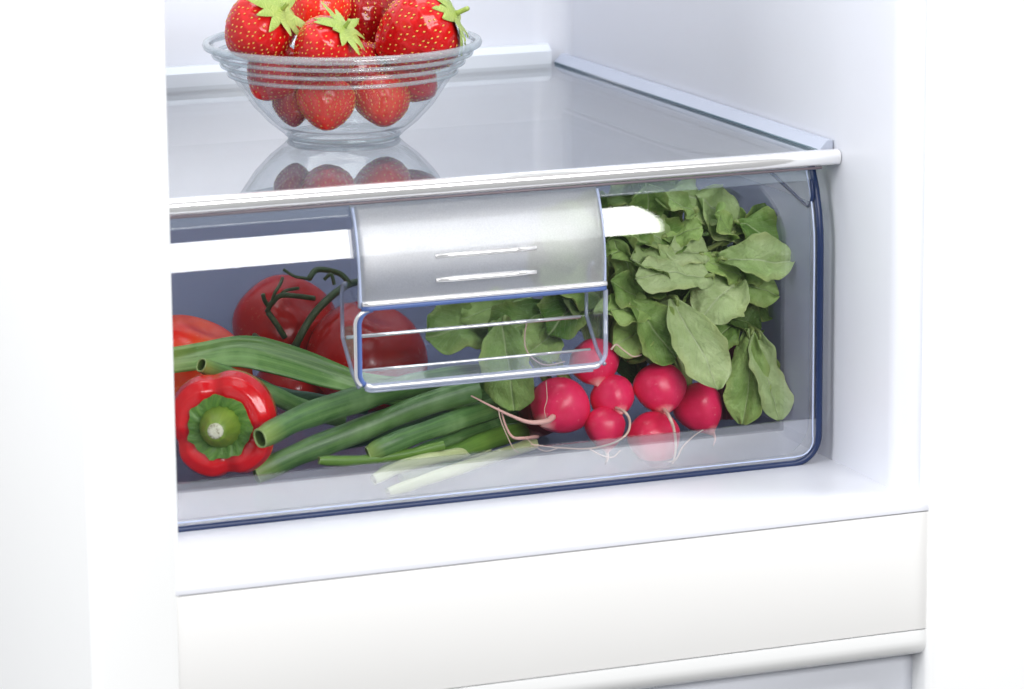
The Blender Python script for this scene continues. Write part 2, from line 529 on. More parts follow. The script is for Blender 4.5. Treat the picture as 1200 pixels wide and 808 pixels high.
# left and right frame posts of the door opening, outer skin
for x0, x1, yf, yb in ((XF - .050, XF, LY - .0005, .55), (XW + .0145, XW + .110, -.0935, .55)):
    r = .006; pr = []
    for cx, cyy, a0 in ((x1 - r, yf + r, -90), (x1 - r, yb - r, 0), (x0 + r, yb - r, 90), (x0 + r, yf + r, 180)):
        for a in np.linspace(a0, a0 + 90, 5): pr.append((cx + r * math.cos(math.radians(a)), cyy + r * math.sin(math.radians(a))))
    if x1 < -.1:
        pr = [(x, y) for x, y in pr if True]
    MB().extrude_z(pr, -.6, .6).build('door_frame', M['frame'], fr, angle=50)

bd = MB().box(-2.5, 4.0, 1.2, 1.22, -.7, 2.5).build('backdrop', M['backdrop']); bd['kind'] = 'structure'

# ------------------------------------------------------------------ glass shelf
sh = thing('glass_shelf', 'clear glass refrigerator shelf with a shiny front trim above the vegetable drawer', 'shelf', (-.2, .2, ZS))
YS = -.0043
MB().box(XL - .008, XW - .003, YS + .006, DEP - .004, ZS - .0045, ZS - .0005).build('glass_panel', M['shelf_glass'], sh, smooth=False)
tp = [(YS + .0085, ZS + .0012), (YS + .003, ZS + .0016), (YS + .0002, ZS + .0006), (YS - .0012, ZS - .0015), (YS - .0008, ZS - .0048), (YS + .0005, ZS - .0066), (YS + .004, ZS - .0078), (YS + .0085, ZS - .0072)]
MB().extrude_x(tp, XL - .008, XW - .0005, 1).build('front_trim', M['trim'], sh, angle=60)
st = [(XW - .0010, ZS + .006), (XW - .0045, ZS + .006), (XW - .0095, ZS + .0008), (XW - .0095, ZS - .004), (XW - .0010, ZS - .004)]
MB().extrude_y(st, YS + .0092, DEP - .0135).build('side_trim', M['side_trim'], sh, angle=30)
MB().tube([(XW - .0098, YS + .012, ZS + .0004), (XW - .0098, .2, ZS + .0004), (XW - .0098, DEP - .016, ZS + .0004)], .0007, 6).build('side_seal', M['glass_edge'], sh)
MB().tube([(x, YS + .0012, ZS - .0082) for x in np.linspace(XL - .008, XW - .012, 4)], .0008, 6).build('trim_seal', M['seal'], sh)
bt = [(DEP - .0012, ZS + .012), (DEP - .006, ZS + .012), (DEP - .012, ZS + .008), (DEP - .012, ZS - .003), (DEP - .0012, ZS - .003)]
MB().extrude_x(bt, XL - .008, XW - .0108, 1).build('back_trim', M['back_trim'], sh, angle=30)

# ------------------------------------------------------------------ vegetable drawer
dr = thing('vegetable_drawer', 'transparent vegetable drawer with a frosted handle plate full of vegetables', 'drawer', (-.2, .18, 0))
ZT = .1735
RC = .016


def front_y(z):
    """front face of the drawer: upright below, leaning back towards the top"""
    if z < .128: return 0.0
    s = np.linspace(.128, z, 20)
    return float(np.trapz(np.tan(np.radians(np.interp(s, [.128, .146, .166, .18], [0, 12, 24, 32]))), s))


def pane_right(z): return 0.0 if z > RC else -(RC - math.sqrt(max(0, RC * RC - (RC - z) ** 2)))


zs_ = sorted(set(list(np.linspace(0.0, RC, 9)) + list(np.linspace(RC, .128, 8)) + list(np.linspace(.128, ZT, 18))))
TH = .0026
ZF = .026
ZU = .1665


def pane(name, mat, zl_):
    front = []; backg = []
    for z in zl_:
        xs = np.linspace(XL, pane_right(z), 14)
        front.append([(x, front_y(z), z) for x in xs]); backg.append([(x, front_y(z) + TH, z) for x in xs])
    mbp = MB().grid(front); mbp.grid(backg)
    nr, nc = len(zl_), 14; k = nr * nc
    loop = [(0, j) for j in range(nc)] + [(i, nc - 1) for i in range(1, nr)] + [(nr - 1, j) for j in range(nc - 2, -1, -1)] + [(i, 0) for i in range(nr - 2, 0, -1)]
    ids = [i * nc + j for i, j in loop]
    for q in range(len(ids)):
        a, b = ids[q], ids[(q + 1) % len(ids)]; mbp.f.append((a, b, b + k, a + k))
    return mbp.build(name, mat, dr, angle=40)


pane('front_pane', M['pane'], [ZF] + [z for z in zs_ if ZF + .001 < z < ZU - .0005] + [ZU])
pane('pane_top_glare', M['pane_top_glare'], [ZU] + [z for z in zs_ if z > ZU + .0005])
pane('pane_foot_glare', M['pane_foot_glare'], [z for z in zs_ if z < ZF - .001] + [ZF])
# thick blue edge down the right and along the bottom
path = [(-.0005, front_y(z) + .001, z) for z in np.linspace(ZT, RC, 14)]
path += [(-RC + RC * math.cos(a) - .0005, .001, RC - RC * math.sin(a)) for a in np.linspace(.15, math.pi / 2 - .1, 8)]
path += [(x, .001, -.0002) for x in np.linspace(-RC, XL, 10)]
MB().tube(path, .0024, 12, flat=((0, 1, 0), .9)).build('edge_strip', M['navy'], dr)
p2 = [(x - .0042 if i < 14 else x - .0042 * max(0, 1 - (i - 13) / 8), y - .0012, z + (0 if i < 14 else .0042 * min(1, (i - 13) / 8))) for i, (x, y, z) in enumerate(path)]
MB().tube(p2, .00045, 8).build('edge_bead', M['pale_edge'], dr)
# tray: floor and walls with a round bottom corner
rb = .02; XR = -.005
cs = [(XR, .155), (XR, .08), (XR, rb + .004)] + [(XR - rb + rb * math.cos(a), .004 + rb - rb * math.sin(a)) for a in np.linspace(.1, math.pi / 2, 9)] + [(-.2, .004), (XL + .02, .004), (XL + .006, .02), (XL + .004, .155)]
yy_ = (.004, .012, .1, .2, .3, .38)
MB().grid([[(x, y, z) for x, z in cs[:6]] for y in yy_]).build('side_wall', M['tray_lit'], dr, angle=50)
MB().grid([[(x, y, z) for x, z in cs[5:14]] for y in yy_]).build('floor', M['tray'], dr, angle=50)
MB().grid([[(x, y, z) for x, z in cs[13:]] for y in yy_]).build('side_wall', M['tray_lit'], dr, angle=50)
MB().grid([[(x, .38, z) for x in np.linspace(XL + .004, XR, 4)] for z in (.004, .08, .15)]).build('back_panel', M['tray_lit'], dr)
# rim of the right side wall, dipping towards the front
rim = curve([(XR, .375, .158), (XR, .2, .158), (XR, .10, .1665), (XR, .07, .166), (XR, .035, .158), (XR, .016, .153), (XR, .007, .152), (XR + .001, .0045, .158), (XR + .001, .006, .168)], 60)
MB().tube(rim, .0011, 8).build('side_rim', M['navy'], dr)
wall = []
for p in rim[rim[:, 1] < .3]: wall.append([(p[0] + .0006, p[1] + .001, .1535 if p[2] > .1535 else p[2] - .0005), (p[0] + .0006, p[1] + .001, p[2])])
MB().grid(wall).build('side_lip', M['scoop'], dr)

# frosted handle plate following the leaning front
HXL = float(at(421, 330, -.004)[0]); HXR = float(at(711, 320, -.004)[0])
HZ0 = float(at(421, 362, -.004)[2])
hz = np.linspace(HZ0, ZT - .0005, 26)
rows = []
for z in hz:
    s = (z - HZ0) / (ZT - HZ0)
    y = front_y(z) - .0042 - .0012 * math.sin(s * math.pi)
    xs = [HXL, HXL + .0015, HXL + .004] + list(np.linspace(HXL + .02, HXR - .02, 8)) + [HXR - .004, HXR - .0015, HXR]
    rows.append([(x, y + (.0034 if q in (0, 13) else .0009 if q in (1, 12) else 0), z) for q, x in enumerate(xs)])
hp = MB().grid(rows).build('handle_plate', M['frost'], dr)
lip = [(HXL + .001, -.0045, HZ0)] + [(x, -.0046, HZ0 - .0002) for x in np.linspace(HXL + .006, HXR - .006, 6)] + [(HXR - .001, -.0045, HZ0)]
MB().tube(lip, .0017, 12).build('lower_lip', M['blue'], hp)
lip2 = [(p[0], p[1] - .0012, p[2] + .0026) for p in lip]
MB().tube(lip2, .0015, 10).build('bright_bead', M['trim'], hp)
for x in (HXL + .0008, HXR - .0008):
    MB().tube([(x, front_y(z) - .003, z) for z in np.linspace(HZ0, ZT - .002, 18)], .0010, 8).build('side_bead', M['pale_edge'], hp)
for (a, b) in (((513, 302), (631, 292)), ((513, 329.5), (630, 320))):
    A = at(*a, -.0075); B = at(*b, -.0075); A[2] = B[2] = (A[2] + B[2]) / 2
    yy = front_y(A[2]) - .0052
    MB().tube([(x, yy, A[2]) for x in np.linspace(A[0], B[0], 6)], [.0012, .0016, .0016, .0016, .0016, .0012], 10).build('grip_rib', M['trim'], hp)
# finger scoop behind the plate
SXL = HXL + .0005; SXR = HXR + .0005
ZB = float(at(432, 455, -.002)[2]); zf1 = float(at(402, 396, .027)[2]); ztop = float(at(402, 338, .027)[2]); zf2 = (ZB * .62 + zf1 * .38)
sp = [(.027, ztop), (.027, zf1 + .002), (.0265, zf1), (.012, zf2 - .002), (.0005, ZB)]
MB().grid([[(x, y, z) for y, z in sp[:4]] for x in np.linspace(SXL, SXR, 4)]).build('scoop_back', M['scoop'], dr, angle=20)
MB().grid([[(x, y, z) for y, z in sp[3:]] for x in np.linspace(SXL, SXR, 4)]).build('scoop_floor', M['scoop_side'], dr, angle=20)
cr = .006
side = [(.0005, HZ0), (.02, ztop + .004), (.027 - .002, ztop + .003), (.027, ztop - .002), (.027, zf1), (.012, zf2 - .002), (.0005, ZB)]
for x in (SXL, SXR):
    m_ = MB(); m_.add([(x, y, z) for y, z in side], [tuple(range(len(side)))])
    so = m_.build('scoop_side', M['scoop_side'], dr, smooth=False)
    MB().tube([(x, y, z) for y, z in side[1:]], .0012, 8).build('scoop_side_edge', M['scoop_edge'], so)
for y, z, r in ((.0262, zf1, .0011), (.012, zf2 - .002, .0008)):
    MB().tube([(x, y, z) for x in np.linspace(SXL + .002, SXR - .004, 5)], r, 8).build('scoop_crease_glint', M['trim'], dr)  # shiny tubes added along the folds to stand in for their highlights
rr = .008; rimp = []
zl = HZ0 - .002
for cx, cz, a0 in ((SXL + rr, zl - rr, 90), (SXL + rr, ZB + rr, 180), (SXR - rr, ZB + rr, 270)):
    for a in np.linspace(a0, a0 + 90, 8): rimp.append((cx + rr * math.cos(math.radians(a)), -.001, cz + rr * math.sin(math.radians(a))))
rimp.append((SXR, -.001, zl))
left = [p for p in rimp[:13]]; rest = rimp[12:]
MB().tube(left, .0015, 10).build('scoop_rim_side', M['blue'], dr)
MB().tube([(p[0] - .0026, p[1] - .0008, p[2]) for p in left], .0010, 10).build('scoop_rim_bead', M['trim'], dr)
MB().tube(rest[:-6], .0021, 12).build('scoop_rim', M['scoop_edge'], dr)
MB().tube([(p[0], p[1] - .0016, p[2] + .0004) for p in rest[:-6]], .0009, 8).build('scoop_rim_bead', M['trim'], dr)
MB().tube(rest[-7:], .0014, 10).build('scoop_rim_side', M['scoop_edge'], dr)
MB().tube([(p[0], p[1], p[2] - .0024) for p in rest[:-8]], .0009, 8).build('scoop_lower_bead', M['scoop_edge'], dr)


# ------------------------------------------------------------------ glass bowl
bc = at_z(403, 160, ZS)
by = float(bc[1]); bx = float(bc[0]); bk = mm(1, by)
bo = thing('glass_bowl', 'round clear glass bowl with ridged rim full of strawberries on the shelf', 'bowl', (bx, by, ZS))
RB = 155 * bk; HB = .0560


def bowl_r(h):
    return np.interp(h, [0, .003, .010, .020, .032, .040, .0465, .0515, .0560], np.array([.42, .44, .55, .665, .765, .835, .895, .95, 1.0]) * RB)


op = [(0.0001, .0018), (.30 * RB, .0018), (.36 * RB, .0006), (.40 * RB, .0004)]
for h in np.linspace(.002, HB, 40):
    r = bowl_r(h)
    if h > .037: r += .0007 * math.cos((h - .0393) / .0056 * 2 * math.pi)
    op.append((r, h))
ip = [(bowl_r(h) - .0028, h) for h in np.linspace(HB, .007, 22)] + [(.30 * RB, .0056), (0.0001, .0054)]
pf = op + [(RB + .0006, HB + .0012), (RB - .001, HB + .0019), (RB - .0028, HB + .0008)] + ip
SEG = 96; m_ = MB(); vs = []; fs = []
for r, h in pf:
    for k in range(SEG): vs.append((bx + r * math.cos(2 * math.pi * k / SEG), by + r * math.sin(2 * math.pi * k / SEG), ZS + h))
for i in range(len(pf) - 1):
    for k in range(SEG): fs.append((i * SEG + k, i * SEG + (k + 1) % SEG, (i + 1) * SEG + (k + 1) % SEG, (i + 1) * SEG + k))
m_.add(vs, fs); m_.build('bowl_body', M['bowl_glass'], bo)


def ring(name, r, z, rad, mat):
    pts = [(bx + r * math.cos(a), by + r * math.sin(a), ZS + z) for a in np.linspace(0, 2 * math.pi, 96, endpoint=False)]
    return MB().tube(pts, rad, 8, close=True).build(name, M[mat], bo)


ring('rim', RB - .0006, HB + .0004, .0025, 'bowl_ridge')
for h in (.0505, .0450, .0393): ring('ridge', float(bowl_r(h)) + .0004, h, .0013, 'bowl_ridge')
ring('foot', .40 * RB, .0016, .0016, 'bowl_ridge')


# ------------------------------------------------------------------ strawberries
def basis(d):
    d = np.asarray(d, float); d /= np.linalg.norm(d)
    a = np.array([0, 0, 1.0]) if abs(d[2]) < .9 else np.array([1.0, 0, 0])
    x = np.cross(a, d); x /= np.linalg.norm(x); y = np.cross(d, x)
    return x, y, d


PT = [0, .015, .06, .14, .28, .45, .62, .78, .90, .97, 1.0]
PR = [0.0, .38, .66, .87, 1.0, .98, .86, .64, .40, .2, .0]


def strawberry(px, py, y, rpx, lpx, tip, mat, label, calyx=True, seed=0):
    """tip: direction from the crown to the tip as (right px, down px, towards viewer px)"""
    rg = random.Random(seed); R = mm(rpx, y); L = mm(lpx, y); c = at(px, py, y)
    cam_r = RM @ np.array([1, 0, 0.]); cam_u = RM @ np.array([0, 1., 0]); cam_f = -VIEW
    d = tip[0] * cam_r - tip[1] * cam_u + tip[2] * cam_f
    X, Y, D = basis(d); crown = c - D * L * .45
    s = thing('strawberry', label, 'strawberry', c, 'strawberries heaped in the glass bowl')
    nt, na = 46, 60; ts = np.linspace(0, 1, nt) ** .9
    # smooth the coarse profile
    fine = np.linspace(0, 1, 200); pr = np.interp(fine, PT, PR)
    for _ in range(3): pr[3:-3] = (pr[2:-4] + pr[3:-3] + pr[4:-2]) / 3
    # seeds in rows, each in a dimple
    seeds = []
    nrow = 15
    for q in range(nrow):
        t = .10 + .86 * q / (nrow - 1); n = max(3, int(round(23 * np.interp(t, fine, pr))))
        for k in range(n): seeds.append((t + rg.uniform(-.012, .012), 2 * math.pi * (k + .5 * (q % 2)) / n + rg.uniform(-.08, .08)))
    seeds = np.array(seeds)
    ph = [rg.uniform(0, 6.28) for _ in range(3)]

    def surf(t, a):
        r = np.interp(t, fine, pr) * R
        r = r * (1 + .05 * np.cos(2 * a + ph[0]) + .03 * np.cos(3 * a + ph[1] + 3 * t))
        ax = t * L - .10 * L * np.exp(-(t / .03) ** 2) * 0
        return crown + D * ax + X * (r * np.cos(a)) + Y * (r * np.sin(a))
    P = np.zeros((nt, na, 3)); A = np.linspace(0, 2 * math.pi, na, endpoint=False)
    sp_ = np.array([surf(t, a) for t, a in seeds])
    for i, t in enumerate(ts):
        for j, a in enumerate(A): P[i, j] = surf(t, a)
    mid = crown + D * L * .4
    flat = P.reshape(-1, 3)
    for k in range(len(sp_)):
        dd = np.sum((flat - sp_[k]) ** 2, 1); wgt = np.exp(-dd / (2 * (R * .048) ** 2))
        dirv = mid - sp_[k]; dirv /= np.linalg.norm(dirv)
        flat += (wgt * R * .045)[:, None] * dirv
    m_ = MB(); fs = []
    for i in range(nt - 1):
        for j in range(na): fs.append((i * na + j, i * na + (j + 1) % na, (i + 1) * na + (j + 1) % na, (i + 1) * na + j))
    m_.add(flat, fs); m_.build('flesh', M[mat], s)
    sm = MB()
    for k in range(len(sp_)):
        n = sp_[k] - mid; ax = D - (D @ n) * n / (n @ n); ax /= np.linalg.norm(ax) + 1e-9; n /= np.linalg.norm(n); b = np.cross(n, ax)
        o = sp_[k] - n * R * .012; e = R * .031
        pts = [o + ax * e * 1.5, o + b * e * .8, o - ax * e * 1.5, o - b * e * .8, o + n * e * .55, o - n * e]
        sm.add(pts, [(0, 1, 4), (1, 2, 4), (2, 3, 4), (3, 0, 4), (1, 0, 5), (2, 1, 5), (3, 2, 5), (0, 3, 5)])
    so = sm.build('seeds', M['seed'], s); so['kind'] = 'stuff'
    if calyx:
        cm = MB(); ns = 11; vs = [crown - D * R * .10]; fs = []
        for q in range(ns):
            a0 = 2 * math.pi * q / ns + rg.uniform(-.15, .15); ln = R * rg.uniform(.80, 1.15); wd = R * rg.uniform(.13, .20)
            ra = X * math.cos(a0) + Y * math.sin(a0); ta = -X * math.sin(a0) + Y * math.cos(a0); curl = rg.uniform(-.1, .75)
            base = len(vs)
            for g, (u, ww) in enumerate(((.18, .75), (.42, 1.0), (.65, .85), (.85, .5), (1.0, .06))):
                h = -R * .08 + R * (.34 * u * u - curl * max(0, u - .45))
                ctr = crown + ra * ln * u + D * h
                for e in (-1, 0, 1): vs.append(ctr + ta * e * wd * ww - D * R * (.0 if e else .035))
            fs += [(0, base, base + 1), (0, base + 1, base + 2)]
            for g in range(4):
                for e in range(2): fs.append((base + g * 3 + e, base + g * 3 + e + 1, base + g * 3 + e + 4, base + g * 3 + e + 3))
        cm.add(vs, fs); cm.uv = [(0.1 * (i % 7), .13 * (i % 5)) for i in range(len(vs))]
        ca = cm.build('calyx', M['sepal'], s)
        MB().tube(curve([crown - D * R * .08, crown - D * R * .28 + X * R * .05, crown - D * R * .42 + X * R * .12], 6), [R * .085, R * .065, R * .06, R * .06, R * .06, R * .055], 8).build('stalk', M['sepal'], ca)
    return s


yb = by
S_ = [
    (303, 34, yb - .018, 41, 84, (-.62, .45, -.5), 'straw', 'plump strawberry at the left rim of the bowl, green cap turned to the right', True),
    (380, 58, yb - .046, 37, 78, (-.6, .6, -.45), 'straw', 'strawberry with starry green cap at the middle of the front rim', True),
    (490, 38, yb - .030, 48, 98, (-.88, .42, -.12), 'straw', 'largest strawberry, dotted with yellow seeds, leaning on the right rim of the bowl', True),
    (372, 12, yb + .010, 34, 74, (-.3, .8, .3), 'straw_orange', 'bright strawberry heaped at the top between the left and middle ones', False),
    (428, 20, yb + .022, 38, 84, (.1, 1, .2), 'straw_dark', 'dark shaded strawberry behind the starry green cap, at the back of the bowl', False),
    (382, 122, yb - .030, 34, 60, (.05, 1, .45), 'straw_orange', 'orange red strawberry pointing down through the glass, lower middle of the bowl', False),
    (448, 119, yb - .026, 34, 58, (.1, 1, .5), 'straw_orange', 'rosy strawberry low in the bowl right of the one pointing down', False),
    (322, 84, yb - .012, 34, 70, (-.5, .8, .3), 'straw', 'strawberry pressed against the left side of the bowl below the ridges', False),
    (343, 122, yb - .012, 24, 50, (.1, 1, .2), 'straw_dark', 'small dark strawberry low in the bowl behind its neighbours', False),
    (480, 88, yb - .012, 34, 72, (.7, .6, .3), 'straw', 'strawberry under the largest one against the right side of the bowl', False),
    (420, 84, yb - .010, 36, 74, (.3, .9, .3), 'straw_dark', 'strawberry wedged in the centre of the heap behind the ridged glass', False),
]
for k, a in enumerate(S_): strawberry(*a, seed=50 + k)


# ------------------------------------------------------------------ tomatoes
def blob(c, R, axis, prof_fn, nt=36, na=56):
    X, Y, D = basis(axis); vs = []; fs = []
    for i in range(nt):
        for j in range(na):
            a = 2 * math.pi * j / na; r, h = prof_fn(i / (nt - 1), a); vs.append(c + X * r * math.cos(a) * R + Y * r * math.sin(a) * R + D * h * R)
    for i in range(nt - 1):
        for j in range(na): fs.append((i * na + j, i * na + (j + 1) % na, (i + 1) * na + (j + 1) % na, (i + 1) * na + j))
    m_ = MB(); m_.add(vs, fs); m_.uv = [((k % na) / na, (k // na) / (nt - 1)) for k in range(nt * na)]; return m_


def tomato(px, py, y, rpx, axis, mat, label, seed):
    rg = random.Random(seed); ph = rg.uniform(0, 6.28); c = at(px, py, y); R = mm(rpx, y)
    t_ = thing('tomato', label, 'tomato', c, 'tomatoes at the left of the drawer')

    def pf(t, a):
        th = math.pi * t; r = math.sin(th) * (1 + .025 * math.cos(5 * a + ph) * math.sin(th) + .02 * math.cos(2 * a + ph))
        h = .86 * math.cos(th) - (.16 * math.exp(-(th / .38) ** 2))
        return r, h
    blob(c, R, axis, pf).build('tomato_skin', M[mat], t_)
    return t_, c, R


G = 'tomatoes at the left of the drawer'
tA, cA, rA = tomato(222, 435, .175, 73, (.3, -.2, .9), 'tomato_orange', 'orange red tomato cut off by the left frame, behind the pepper', 1)
tB, cB, rB = tomato(336, 384, .275, 64, (.35, -.6, .7), 'tomato', 'rear tomato wrapped in a dark green vine', 2)
tC, cC, rC = tomato(430, 418, .235, 72, (.2, -.3, .9), 'tomato', 'tomato in shade-darkened red showing through the clear finger scoop', 3)
tD, cD, rD = tomato(345, 452, .265, 46, (0, -.2, 1), 'tomato', 'lowest tomato peeking out between the vine tomato and the onion greens', 4)


def vine_pts(L, y): return [at(px, py, y + dy) for px, py, dy in L]


yv = cB[1] - rB * 1.0
MB().tube(curve(vine_pts([(338, 426, .005), (350, 398, -.008), (368, 368, -.004), (390, 346, .0), (408, 334, .02), (422, 330, .03)], yv), 24), [.0030] * 4 + [.0024] * 20, 8).build('vine', M['vine'], tB)
vn = [o for o in tB.children if o.name.startswith('vine')][0]
for L, r in (
    ([(368, 350, .0), (345, 347, -.006), (328, 347, -.004), (318, 356, -.002), (313, 366, .0)], .0017),
    ([(314, 366, .0), (324, 380, -.004), (334, 396, -.004)], .0019),
    ([(410, 333, .02), (400, 322, .022), (385, 317, .02), (370, 317, .018), (362, 327, .012)], .0019),
    ([(316, 362, .0), (310, 352, -.002), (308, 345, -.003)], .0014),
    ([(317, 360, 0), (322, 344, -.004), (328, 334, .0), (331, 326, .006)], .0011),
    ([(320, 356, 0), (333, 342, -.003), (350, 338, -.001)], .0011),
    ([(298, 393, .01), (308, 402, -.001), (318, 416, .002)], .0017),
    ([(362, 327, .012), (345, 324, .012), (332, 316, .014)], .0010),
    ([(380, 328, .01), (388, 322, .008), (392, 334, .006)], .0012),
):
    MB().tube(curve(vine_pts(L, yv), 16), r, 7).build('vine_branch', M['vine'], vn)

# ------------------------------------------------------------------ bell pepper
pc = at(262, 497, .062); PRr = mm(64, .06)
pp = thing('bell_pepper', 'glossy red bell pepper with green star cap facing out at lower left', 'pepper', pc)
axp = np.array([-.42, -.86, .10])


def pf_pepper(t, a):
    # from the dimple round the calyx, over the shoulders and back
    ts = [0, .05, .12, .2, .3, .42, .56, .7, .85, .95, 1]
    rs = [0, .16, .34, .52, .74, .92, 1.0, .96, .78, .45, 0]
    hs = [.30, .31, .36, .43, .46, .36, .1, -.35, -.8, -1.0, -1.02]
    r = np.interp(t, ts, rs); h = np.interp(t, ts, hs)
    g = sum(math.exp(-((((a - c0 + math.pi) % (2 * math.pi)) - math.pi) / .20) ** 2) for c0 in (1.75, 3.5, 4.85, 6.1))
    lobe = .05 * math.cos(4 * (a - 1.0))
    k = min(1, r / .35)
    return r * (1 - .09 * g * k) * (1 + .3 * lobe), h - .11 * g * k * (1 if h > -.2 else .4)


pm = blob(pc, PRr, axp, pf_pepper, 60, 90)
po = pm.build('pepper_skin', M['pepper'], pp)
sm_ = po.modifiers.new('round', 'SMOOTH'); sm_.factor = .5; sm_.iterations = 5
X, Y, D = basis(axp)
cc = pc + D * PRr * .37
vs = [cc - D * .001]; fs = []; NA = 64; rings = (.12, .25, .38, .48, .56)
for q, rr_ in enumerate(rings):
    for k in range(NA):
        a = 2 * math.pi * k / NA; c8 = math.cos(7 * a + .4)
        r = rr_ * PRr * (1 + (.09 * max(0, c8) ** 2 * (q / 4)) + .02 * math.sin(13 * a))
        h = PRr * (.02 + .035 * q - (.0 if q < 4 else .03)) + PRr * .030 * math.sin(17 * a + q * 1.3) * (q > 0) * (1 if q < 4 else .4)
        vs.append(cc + X * r * math.cos(a) + Y * r * math.sin(a) + D * h)
for k in range(NA): fs.append((0, 1 + k, 1 + (k + 1) % NA))
for q in range(4):
    for k in range(NA): fs.append((1 + q * NA + k, 1 + q * NA + (k + 1) % NA, 1 + (q + 1) * NA + (k + 1) % NA, 1 + (q + 1) * NA + k))
m_ = MB(); m_.add(vs, fs); m_.uv = [(.5 * (i % 9) / 9, .1 * (i // NA)) for i in range(len(vs))]
cal = m_.build('calyx', M['calyx'], pp)
s0 = cc + D * PRr * .0; tipv = D + np.array([-.30, 0, .05])
spts = curve([s0, s0 + D * PRr * .22, s0 + D * PRr * .42 + X * 0, s0 + D * PRr * .62], 12)
sto = MB().tube(spts, list(np.interp(np.linspace(0, 1, 12), [0, .2, .55, .9, 1], [.0128, .0114, .0094, .0066, .0050])), 20)
sto.uv = [(i % 20 / 20., i // 20 / 12.) for i in range(len(sto.v))]
stm = sto.build('stem', M['stem'], pp)
e0 = spts[-1]
MB().tube([e0 - D * .0004, e0 + D * .0006, e0 + D * .0009], [.0048, .0043, .002], 16).build('cut_end', M['cut'], stm)


# ------------------------------------------------------------------ spring onion greens
def onion(L, y, r, mat, label, open_start=True, flat=.8, dy=None):
    n = 30; dys = dy if dy is not None else [0] * len(L)
    pts = curve([at(px, py, y + d) for (px, py), d in zip(L, dys)], n)
    o = thing('spring_onion', label, 'spring onion', pts[n // 2], 'loose spring onion greens across the drawer')
    m_ = MB(); rr = mm(r, y)
    ts = np.linspace(0, 1, n)
    rad = rr * np.interp(ts, [0, .06, .5, 1], [.78, .92, 1.0, .95])
    rad = rad * (1 + .05 * np.sin(ts * 13 + r) + .03 * np.sin(ts * 31 + 2 * r))
    seg = 14
    m_.tube(pts, rad, seg, flat=((0, 1, 0), flat), cap=False)
    cen = np.repeat(pts, seg, 0); V_ = np.array(m_.v); k_ = np.arange(len(V_)) % seg
    V_ = cen + (V_ - cen) * (1 + .05 * np.cos(k_ * 2.6 + r) + .03 * np.sin(np.repeat(ts, seg) * 9 + k_ * .9))[:, None]
    m_.v = [tuple(p) for p in V_]
    m_.uv = [((i % seg) / seg, i // seg / n) for i in range(len(m_.v))]
    so = m_.build('hollow_leaf', M[mat], o)
    if open_start:
        d = pts[1] - pts[0]; d /= np.linalg.norm(d)
        k_ = [pts[0], pts[0] + d * .004, pts[0] + d * .010]
        q = MB().tube(k_, [rad[0] * .84, rad[0] * .8, rad[0] * .5], seg, flat=((0, 1, 0), flat))
        q.f = [f for f in q.f if f != tuple(range(seg - 1, -1, -1))]
        q.uv = [(.1 * i, .3) for i in range(len(q.v))]
        q.build('hollow_end', M['onion_inside'], so)
        T_, N_, B_ = d, None, None
        N_ = np.array([0, 0, 1.0]) - d[2] * d; N_ /= np.linalg.norm(N_); B_ = np.cross(d, N_)
        rg_ = []
        for a in np.linspace(0, 2 * math.pi, 20, endpoint=False):
            o_ = math.cos(a) * N_ + math.sin(a) * B_; o_ = o_ - np.array([0, o_[1] * (1 - flat), 0]); rg_.append(pts[0] + o_ * rad[0] * .92 + d * .0002 * math.sin(3 * a))
        q = MB().tube(rg_, rad[0] * .11, 6, close=True); q.uv = [(.1 * i, .3) for i in range(len(q.v))]
        q.build('cut_rim', M['onion_rim'], so)
    return o


onion([(305, 514), (352, 490), (420, 468), (490, 450), (560, 440)], .045, 15, 'onion', 'thick cut onion green with open end resting against the pepper', dy=[-.025, -.012, .01, .035, .05])
onion([(300, 556), (350, 532), (420, 505), (490, 477), (560, 455)], .060, 14.5, 'onion', 'onion green running out from under the pepper, below the thick open one')
onion([(236, 428), (268, 441), (310, 458), (352, 478), (400, 492)], .085, 10.5, 'onion', 'short onion green with open end above the pepper', dy=[-.01, 0, .005, .01, .02])
onion([(288, 444), (330, 462), (380, 470), (430, 478)], .13, 8, 'onion_shaded', 'thin shaded onion green behind the short open one', False)
onion([(374, 540), (415, 540), (470, 534), (520, 522)], .030, 6, 'onion_bright', 'thinnest onion green with small open end near the drawer floor')
onion([(432, 533), (470, 516), (530, 495), (595, 474), (640, 462)], .032, 12.5, 'onion', 'onion green with pinched tip under the radish root', dy=[0, 0, .015, .05, .09])
onion([(448, 556), (500, 530), (560, 507), (620, 486)], .044, 11, 'onion', 'onion green just below the one with the pinched tip', False, dy=[0, .005, .03, .07])
onion([(470, 560), (530, 533), (585, 512), (635, 500)], .036, 12, 'onion_bright', 'bright onion green just left of the radish roots', False, dy=[0, .005, .03, .075])
onion([(455, 578), (500, 562), (560, 542), (625, 520)], .014, 7.5, 'onion_pale', 'pale yellowish onion stalk lying on the drawer floor at the front', False, dy=[0, .004, .02, .06])
onion([(438, 562), (470, 547), (520, 535), (570, 528)], .018, 8, 'onion_pale', 'second pale onion stalk behind the frontmost one', False, dy=[0, .004, .014, .04])
onion([(380, 520), (440, 508), (500, 490), (580, 470)], .090, 12, 'onion_shaded', 'dark shaded onion green deep between the thick ones', False)
onion([(470, 500), (520, 482), (570, 462), (620, 450)], .100, 13, 'onion_shaded', 'shaded onion green under the wide leaf end', False)


